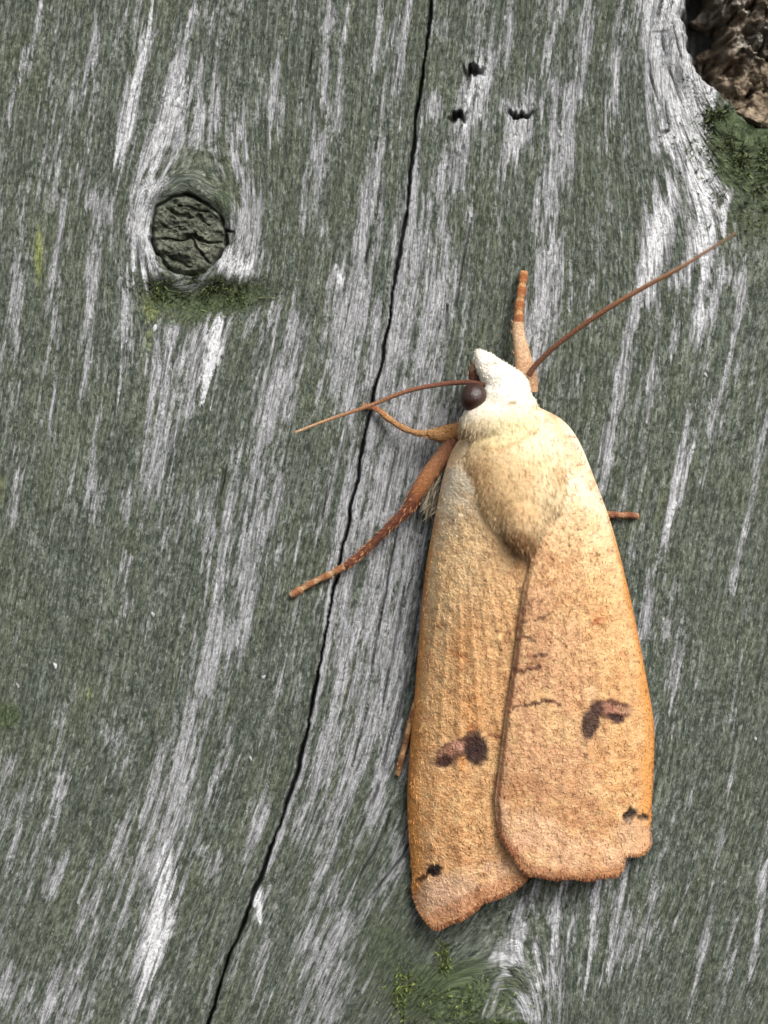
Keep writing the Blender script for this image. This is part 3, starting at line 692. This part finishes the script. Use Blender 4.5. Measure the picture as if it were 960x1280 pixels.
def fringe(wing, x, y, h, c):
    e = np.stack([x[-1], y[-1], h[-1]], 1)
    n = 3200; k = rng.integers(1, len(e) - 1, n)
    tan = e[k + 1] - e[k - 1]; tan /= np.linalg.norm(tan, axis=1, keepdims=True) + 1e-9
    nrm = np.stack([-tan[:, 1], tan[:, 0], np.zeros(n)], 1); mid = e.mean(0) - np.array([0, 60, 0])
    nrm *= np.sign(((e[k] - mid) * nrm).sum(1))[:, None]
    d = nrm + rng.normal(size=(n, 3)) * .22; d[:, 2] -= .25; d /= np.linalg.norm(d, axis=1, keepdims=True)
    cc = c[-1][k] * rng.uniform(.7, 1.15, (n, 1)) * np.array([1.0, .90, .85])
    r_ = e[k] - nrm * 3; r_[:, 2] -= rng.uniform(-.5, 2.4, n)
    me = strands('fringe', r_, d, rng.uniform(4, 7, n), rng.uniform(.9, 1.8, n), cc, np.zeros((n, 3)), 2)
    o = obj('fringe', me, FURM, wing); o['kind'] = 'stuff'
fringe(wl, lx, ly, lh, lcol); fringe(wr, rx_, ry_, rh, rcol)
# raised scales along the wings' surface: short flat flakes pointing down the wing
def flakes(wing, x, y, h, c, n):
    i = rng.integers(60, x.shape[0] - 2, n); j = rng.integers(4, x.shape[1] - 2, n)
    d = np.stack([rng.normal(size=n) * .25, np.ones(n), rng.normal(size=n) * .08 + .05], 1); d /= np.linalg.norm(d, axis=1, keepdims=True)
    d[:, 2] += (h[i + 1, j] - h[i, j]) / np.maximum(y[i + 1, j] - y[i, j], .2)
    cc = c[i, j] * rng.uniform(.84, 1.18, (n, 1))
    me = strands('scales', np.stack([x[i, j], y[i, j], h[i, j] + .2], 1), d, rng.uniform(3, 6, n), rng.uniform(1.6, 3.0, n), cc, np.zeros((n, 3)), 1)
    o = obj('scales', me, FURM, wing); o['kind'] = 'stuff'
flakes(wl, lx, ly, lh, lcol, 3500); flakes(wr, rx_, ry_, rh, rcol, 3500)

# body: head, collar, thorax and hidden abdomen as one remeshed surface
def ellipsoid(c, r, ang=0.0, n=20, tilt=0.0):
    th = np.linspace(0, math.pi, n)[:, None]; ph = np.linspace(0, 2 * math.pi, 2 * n, endpoint=False)[None]
    p = np.stack([r[0] * np.sin(th) * np.cos(ph), r[1] * np.cos(th) * np.ones_like(ph), r[2] * np.sin(th) * np.sin(ph)], -1).reshape(-1, 3)
    ca, sa = math.cos(ang), math.sin(ang)
    p = np.stack([p[:, 0] * ca - p[:, 1] * sa, p[:, 0] * sa + p[:, 1] * ca, p[:, 2]], -1)
    return p + np.array(c), gridfaces(n, 2 * n, wrap=True)
ells = [((652, 610, 68), (66, 90, 54), -.06), ((646, 582, 68), (68, 66, 48), -.06), ((634, 537, 66), (60, 40, 40), .35), ((636, 510, 62), (40, 32, 34), .6),
        ((636, 486, 56), (28, 26, 30), .55), ((622, 472, 52), (25, 22, 26), .7), ((611, 459, 50), (16, 20, 20), -.55), ((603, 449, 49), (9, 14, 13), -.5),
        ((604, 540, 46), (32, 26, 30), .5), ((665, 800, 42), (52, 190, 34), -.03), ((655, 655, 92), (30, 44, 38), -.1)]
vs, fs, off = [], [], 0
for c_, r_, a_ in ells:
    v_, f_ = ellipsoid(c_, r_, a_); vs.append(v_); fs.append(f_ + off); off += len(v_)
tmp = bpy.data.objects.new('tmp', mesh_np('tmp', np.vstack(vs) * 0.01, np.vstack(fs))); col.objects.link(tmp)
md = tmp.modifiers.new('r', 'REMESH'); md.mode = 'VOXEL'; md.voxel_size = 0.026
md = tmp.modifiers.new('s', 'SMOOTH'); md.iterations = 14; md.factor = 0.5
dg = bpy.context.evaluated_depsgraph_get(); ev = tmp.evaluated_get(dg); bm_ = ev.to_mesh()
bv = np.zeros(len(bm_.vertices) * 3, np.float32); bm_.vertices.foreach_get('co', bv); bv = bv.reshape(-1, 3) * 100
bn = np.zeros(len(bm_.vertices) * 3, np.float32); bm_.vertices.foreach_get('normal', bn); bn = bn.reshape(-1, 3)
bfq = [tuple(p.vertices) for p in bm_.polygons]
bft = np.array([t for p in bfq for t in ([(p[0], p[1], p[2])] + ([(p[0], p[2], p[3])] if len(p) == 4 else []))], np.int32)
ev.to_mesh_clear(); bpy.data.objects.remove(tmp)
def body_colour(x, y):
    c = np.ones(x.shape + (3,)) * lin((228, 198, 152))
    c = lay(c, .7 * sstep(575, 540, y - .35 * (x - 640)), (240, 224, 190))
    c = lay(c, .55 * blob(x, y, 692, 625, 26, 50, .2, .6, 3), (228, 206, 166)); c = lay(c, .55 * blob(x, y, 620, 615, 34, 40, 0, .6, 4), (204, 164, 114))
    c = lay(c, .8 * blob(x, y, 652, 680, 28, 16, .3, .5, 5), (160, 114, 72)); c = lay(c, .35 * blob(x, y, 655, 645, 40, 18, .4, .6, 6), (166, 124, 80))
    c = lay(c, .5 * blob(x, y, 640, 540, 40, 16, -.35, .5, 7), (214, 196, 138))
    d, t = seg_dist(x, y, [(606, 560), (625, 562), (650, 552), (668, 538)]); c = lay(c, .45 * sstep(5, 1, d), (172, 132, 84))
    c = lay(c, .9 * sstep(520, 500, y + .25 * (x - 640)), (238, 226, 204)); c = lay(c, .95 * sstep(500, 480, y + .15 * (x - 640)), (248, 240, 224))  # pale head; the glare from above is painted into its white
    c = lay(c, .45 * sstep(.5, .75, fbm(x * .05, y * .025, 63, 3)) * sstep(560, 590, y), (192, 150, 104)); c = lay(c, .8 * blob(x, y, 641, 504, 7, 2.6, -.35, .4, 21), (130, 96, 60))
    c = lay(c, .5 * blob(x, y, 612, 456, 4, 3), (150, 140, 120)); c = lay(c, .5 * blob(x, y, 620, 454, 3, 3), (160, 150, 130))
    return c * PIG
def body_lump(v):
    return 2.2 * (fbm(v[:, 0] * .09, v[:, 1] * .05, 5, 3) - .5)
bv2 = bv + bn * body_lump(bv)[:, None]
kk = (1 - bv2[:, 2] / DPX)
bpos = np.stack([(bv2[:, 0] - CX) * kk * S, -bv2[:, 2] * S, (CY - bv2[:, 1]) * kk * S], -1)
if np.median(bn[:, 2][bv[:, 2] > 90]) < 0: bn = -bn
bcol = body_colour(bv[:, 0], bv[:, 1])
BODYM = attr_material('moth_body', gs=0.16, var=0.12, bump=0.6, rough=0.8)
tri = bft
p0, p1, p2 = bpos[tri[:, 0]], bpos[tri[:, 1]], bpos[tri[:, 2]]
zc = np.cross(p1 - p0, p2 - p0)[:, 1]; topm = bv[tri[:, 0], 2] > 100
if topm.any() and zc[topm].mean() > 0: tri = tri[:, ::-1]
body = part('body', mesh_np('body', bpos, tri, {'col': rgba(bcol), 'pos': bv}), BODYM)
# hair over head, collar and thorax
vis = np.where((bn[:, 2] > -0.15) & (bv[:, 1] < 715) & (bv[:, 2] > 30) & (np.hypot(bv[:, 0] - 593, bv[:, 1] - 497) > 27))[0]
NH = 16000
k = rng.choice(vis, NH); rt = bv2[k] + rng.normal(size=(NH, 3)) * 1.0
yy, xx = rt[:, 1], rt[:, 0]
flow = np.stack([np.where(yy < 505, -(xx - 640) * 0.0 - .35, (xx - 648) / 160), np.where(yy < 498, -.55, .9), np.zeros(NH)], 1)
dd_ = flow + bn[k] * .04 + rng.normal(size=(NH, 3)) * .12
dd_ -= bn[k] * np.minimum(0, (dd_ * bn[k]).sum(1))[:, None]; dd_ /= np.linalg.norm(dd_, axis=1, keepdims=True)
hl = np.where(yy < 505, rng.uniform(2, 4, NH), rng.uniform(5, 10, NH))
hc = body_colour(xx, yy) * rng.uniform(.82, 1.15, (NH, 1))
fur = obj('fur', strands('fur', rt - bn[k] * 1.0, dd_, hl, rng.uniform(0.8, 1.5, NH), hc, -bn[k] * .22, 3), FURM, body); fur['kind'] = 'stuff'

# eyes
EYEM = NT('eye_brown'); e_ = EYEM.n('ShaderNodeTexVoronoi'); EYEM.put(e_.inputs['Vector'], EYEM.attr('pos', 'Vector')); e_.inputs['Scale'].default_value = 0.55
EYEM = EYEM.done((0.030, 0.012, 0.008, 1.0), 0.28, EYEM.bump(e_.outputs[0], 0.5), 0.5)
for px, py, h_, rr in ((592, 497, 75, 18.5), (656, 488, 34, 13)):
    v_, f_ = ellipsoid((px, py, h_), (rr * .94, rr * 1.02, rr), .3, 24)
    kk = 1 - v_[:, 2] / DPX
    part('eye', mesh_np('eye', np.stack([(v_[:, 0] - CX) * kk * S, -v_[:, 2] * S, (CY - v_[:, 1]) * kk * S], -1), f_[:, ::-1], {'pos': v_}), EYEM)

# tubes for legs, palps and antennae
def tube(name, pts, n, colf, ns=14, ripple=None, persp=True):
    p = poly_interp(pts, n)                      # columns x, y, h, r
    tan = np.gradient(p[:, :3], axis=0); tan /= np.linalg.norm(tan, axis=1, keepdims=True) + 1e-9
    up = np.array([0, 0, 1.0]); a = np.cross(tan, up); a /= np.linalg.norm(a, axis=1, keepdims=True) + 1e-9; b = np.cross(a, tan)
    t = np.linspace(0, 1, n); r = p[:, 3].copy()
    if ripple is not None: r = r * ripple(t)
    r[0] = r[-1] = 0.05
    th = np.linspace(0, 2 * math.pi, ns, endpoint=False)
    v = p[:, None, :3] + r[:, None, None] * (a[:, None] * np.cos(th)[None, :, None] + b[:, None] * np.sin(th)[None, :, None])
    v = v.reshape(-1, 3)
    c = np.repeat(colf(t), ns, 0)
    kk = 1 - v[:, 2] / DPX
    pos = np.stack([(v[:, 0] - CX) * kk * S, -v[:, 2] * S, (CY - v[:, 1]) * kk * S], -1)
    f = gridfaces(n, ns, wrap=True)
    return mesh_np(name, pos, f, {'col': rgba(c), 'pos': v}), p, tan

LEGM = attr_material('leg_chitin', gs=0.4, var=0.3, bump=1.2, rough=0.5, spec=0.35)
def grad(stops):
    xs = [s[0] for s in stops]; cs = np.array([lin(s[1]) for s in stops]) * .85
    return lambda t: np.stack([np.interp(t, xs, cs[:, k]) for k in range(3)], 1)
def leg_hair(parent, p, tan, n, c, length):
    k = rng.integers(2, len(p) - 2, n); th = rng.uniform(0, 6.28, n)
    a = np.cross(tan[k], [0, 0, 1.0]); a /= np.linalg.norm(a, axis=1, keepdims=True); b = np.cross(a, tan[k])
    rad = a * np.cos(th)[:, None] + b * np.sin(th)[:, None]
    d = tan[k] * .8 + rad * .45 + rng.normal(size=(n, 3)) * .15; d /= np.linalg.norm(d, axis=1, keepdims=True)
    o = obj('leg_hair', strands('leg_hair', p[k, :3] + rad * (p[k, 3] * .9)[:, None], d, rng.uniform(.5, 1, n) * length, rng.uniform(.8, 1.6, n), np.ones((n, 1)) * lin(c) * rng.uniform(.5, 1.0, (n, 1)), np.zeros((n, 3)), 2), FURM, parent)
    o['kind'] = 'stuff'
def leg(upper, tarsus, cu, ct, rings=5, hair=120):
    if upper:
        me, p, tan = tube('leg', upper, 90, grad(cu)); o = part('leg', me, LEGM)
        leg_hair(o, p, tan, hair, cu[1][1], 8)
    me, p, tan = tube('tarsus', tarsus, 90, grad(ct) if not callable(ct) else ct, ripple=lambda t: 1 - .24 * np.abs(np.cos(t * rings * math.pi)) ** 6)
    if upper: obj('tarsus', me, LEGM, o)
    else: o = part('leg', me, LEGM)
    leg_hair(o, p, tan, 50, (190, 140, 90), 5)
    return o
def banded(dark, light, nb):
    return lambda t: (lin(dark) * .85)[None] * (1 - (np.abs(np.cos(t * nb * math.pi)) ** 3)[:, None]) + (lin(light) * .85)[None] * (np.abs(np.cos(t * nb * math.pi)) ** 3)[:, None]
o = leg([(606, 530, 34, 8), (590, 536, 32, 10), (570, 540, 30, 11), (550, 543, 27, 9.5), (535, 542, 24, 5.8)], [(538, 542, 24, 4.6), (520, 541, 20, 4.4), (500, 533, 15, 4.2), (484, 522, 11, 4.2), (470, 511, 8, 4), (452, 507, 6, 4)],
    [(0, (96, 60, 44)), (.25, (184, 122, 70)), (.6, (216, 160, 100)), (1, (212, 160, 106))], [(0, (206, 156, 104)), (.6, (204, 150, 100)), (.85, (160, 100, 70)), (1, (196, 140, 96))], 4)
o['label'] = 'short bent orange foreleg under the eye'
o = leg([(570, 548, 30, 10), (556, 568, 30, 10.5), (540, 588, 28, 10.5), (524, 612, 25, 9.5), (508, 638, 22, 7.2), (490, 655, 20, 5.6), (468, 677, 17, 5.0), (446, 697, 13, 4.6), (430, 709, 10, 4.3)], [(433, 707, 10, 4.9), (412, 718, 8, 4.6), (386, 731, 6, 4.4), (362, 745, 5, 4.6)],
    [(0, (160, 110, 84)), (.22, (190, 132, 88)), (.36, (184, 118, 70)), (.45, (120, 66, 44)), (.7, (112, 62, 42)), (1, (132, 80, 56))], banded((168, 112, 72), (214, 170, 128), 4), 4, 420)
o['label'] = 'long reddish brown middle leg stretched out over the crack'
o = leg(None, [(530, 850, 20, 5), (515, 895, 14, 4.4), (505, 935, 9, 4.2), (496, 970, 5, 4.2)], None, banded((120, 80, 50), (198, 152, 104), 4), 4); o['label'] = 'hind leg tip poking out past the wing edge'
o = leg([(664, 492, 34, 9), (660, 474, 34, 12), (656, 458, 32, 12), (652, 438, 28, 9.5), (648, 415, 22, 7.5), (648, 402, 20, 6.4)], [(648, 408, 20, 6.6), (649, 385, 16, 6.2), (652, 362, 12, 6), (655, 338, 8, 5.6)],
    [(0, (214, 168, 130)), (.4, (218, 172, 132)), (.7, (226, 188, 150)), (1, (220, 180, 140))], banded((166, 100, 56), (216, 160, 106), 4), 4, 110)
o['label'] = 'foreleg reaching straight ahead beside the head'
o = leg(None, [(735, 640, 18, 5), (760, 643, 12, 4.4), (780, 644, 8, 4.2), (799, 645, 5, 4)], None, banded((140, 86, 60), (206, 150, 112), 3), 3); o['label'] = 'middle leg tip poking out past the browner wing'

# antennae, ringed
ANTM = attr_material('antenna_chitin', gs=0.5, var=0.25, bump=0.8, rough=0.55)
me, p, tan = tube('antenna', [(606, 482, 66, 3.4), (588, 478, 70, 3.2), (562, 479, 72, 3.0), (530, 484, 74, 2.9), (500, 492, 72, 2.7), (460, 508, 66, 2.4), (410, 525, 60, 2.1), (368, 541, 56, 1.5)], 260,
    grad([(0, (92, 54, 42)), (.3, (132, 84, 62)), (.7, (184, 134, 96)), (1, (212, 172, 134))]), 10, lambda t: 1 + .08 * np.cos(t * 2 * math.pi * 60))
part('antenna', me, ANTM)
me, p, tan = tube('antenna', [(660, 470, 54, 3.8), (672, 454, 60, 3.5), (700, 428, 76, 3.3), (750, 392, 100, 3.2), (800, 362, 122, 3.1), (850, 335, 150, 2.5), (890, 310, 176, 1.9), (920, 291, 200, 1.2)], 300,
    grad([(0, (120, 78, 60)), (.4, (150, 100, 72)), (.8, (192, 142, 104)), (1, (212, 172, 136))]), 10, lambda t: 1 + .08 * np.cos(t * 2 * math.pi * 70))
part('antenna', me, ANTM)

# dark palps under the white face
for dx, dh in ((0, 0), (14, -8)):
    me, p, tan = tube('palp', [(606 + dx, 492, 44 + dh, 8), (597 + dx, 480, 47 + dh, 8), (592 + dx, 468, 48 + dh, 6.5), (594 + dx, 456, 47 + dh, 4.5), (598 + dx, 447, 46 + dh, 3)], 60,
        grad([(0, (70, 40, 30)), (.6, (92, 54, 38)), (1, (190, 160, 130))]), 12)
    o = part('palp', me, LEGM); leg_hair(o, p, tan, 90, (190, 150, 110), 8)
# loose grey-white hairs where the middle leg meets the breast
n = 420
rt = np.stack([rng.uniform(540, 562, n), rng.uniform(575, 640, n), rng.uniform(14, 30, n)], 1); rt[:, 0] -= (rt[:, 1] - 575) * .12
d_ = np.stack([rng.normal(size=n) * .3 - .35, rng.normal(size=n) * .25 + .8, rng.normal(size=n) * .2], 1); d_ /= np.linalg.norm(d_, axis=1, keepdims=True)
o = obj('breast_hair', strands('breast_hair', rt, d_, rng.uniform(10, 22, n), rng.uniform(.9, 1.6, n), np.ones((n, 1)) * lin((190, 176, 150)) * rng.uniform(.5, 1, (n, 1)), np.zeros((n, 3)), 3), FURM, body); o['kind'] = 'stuff'
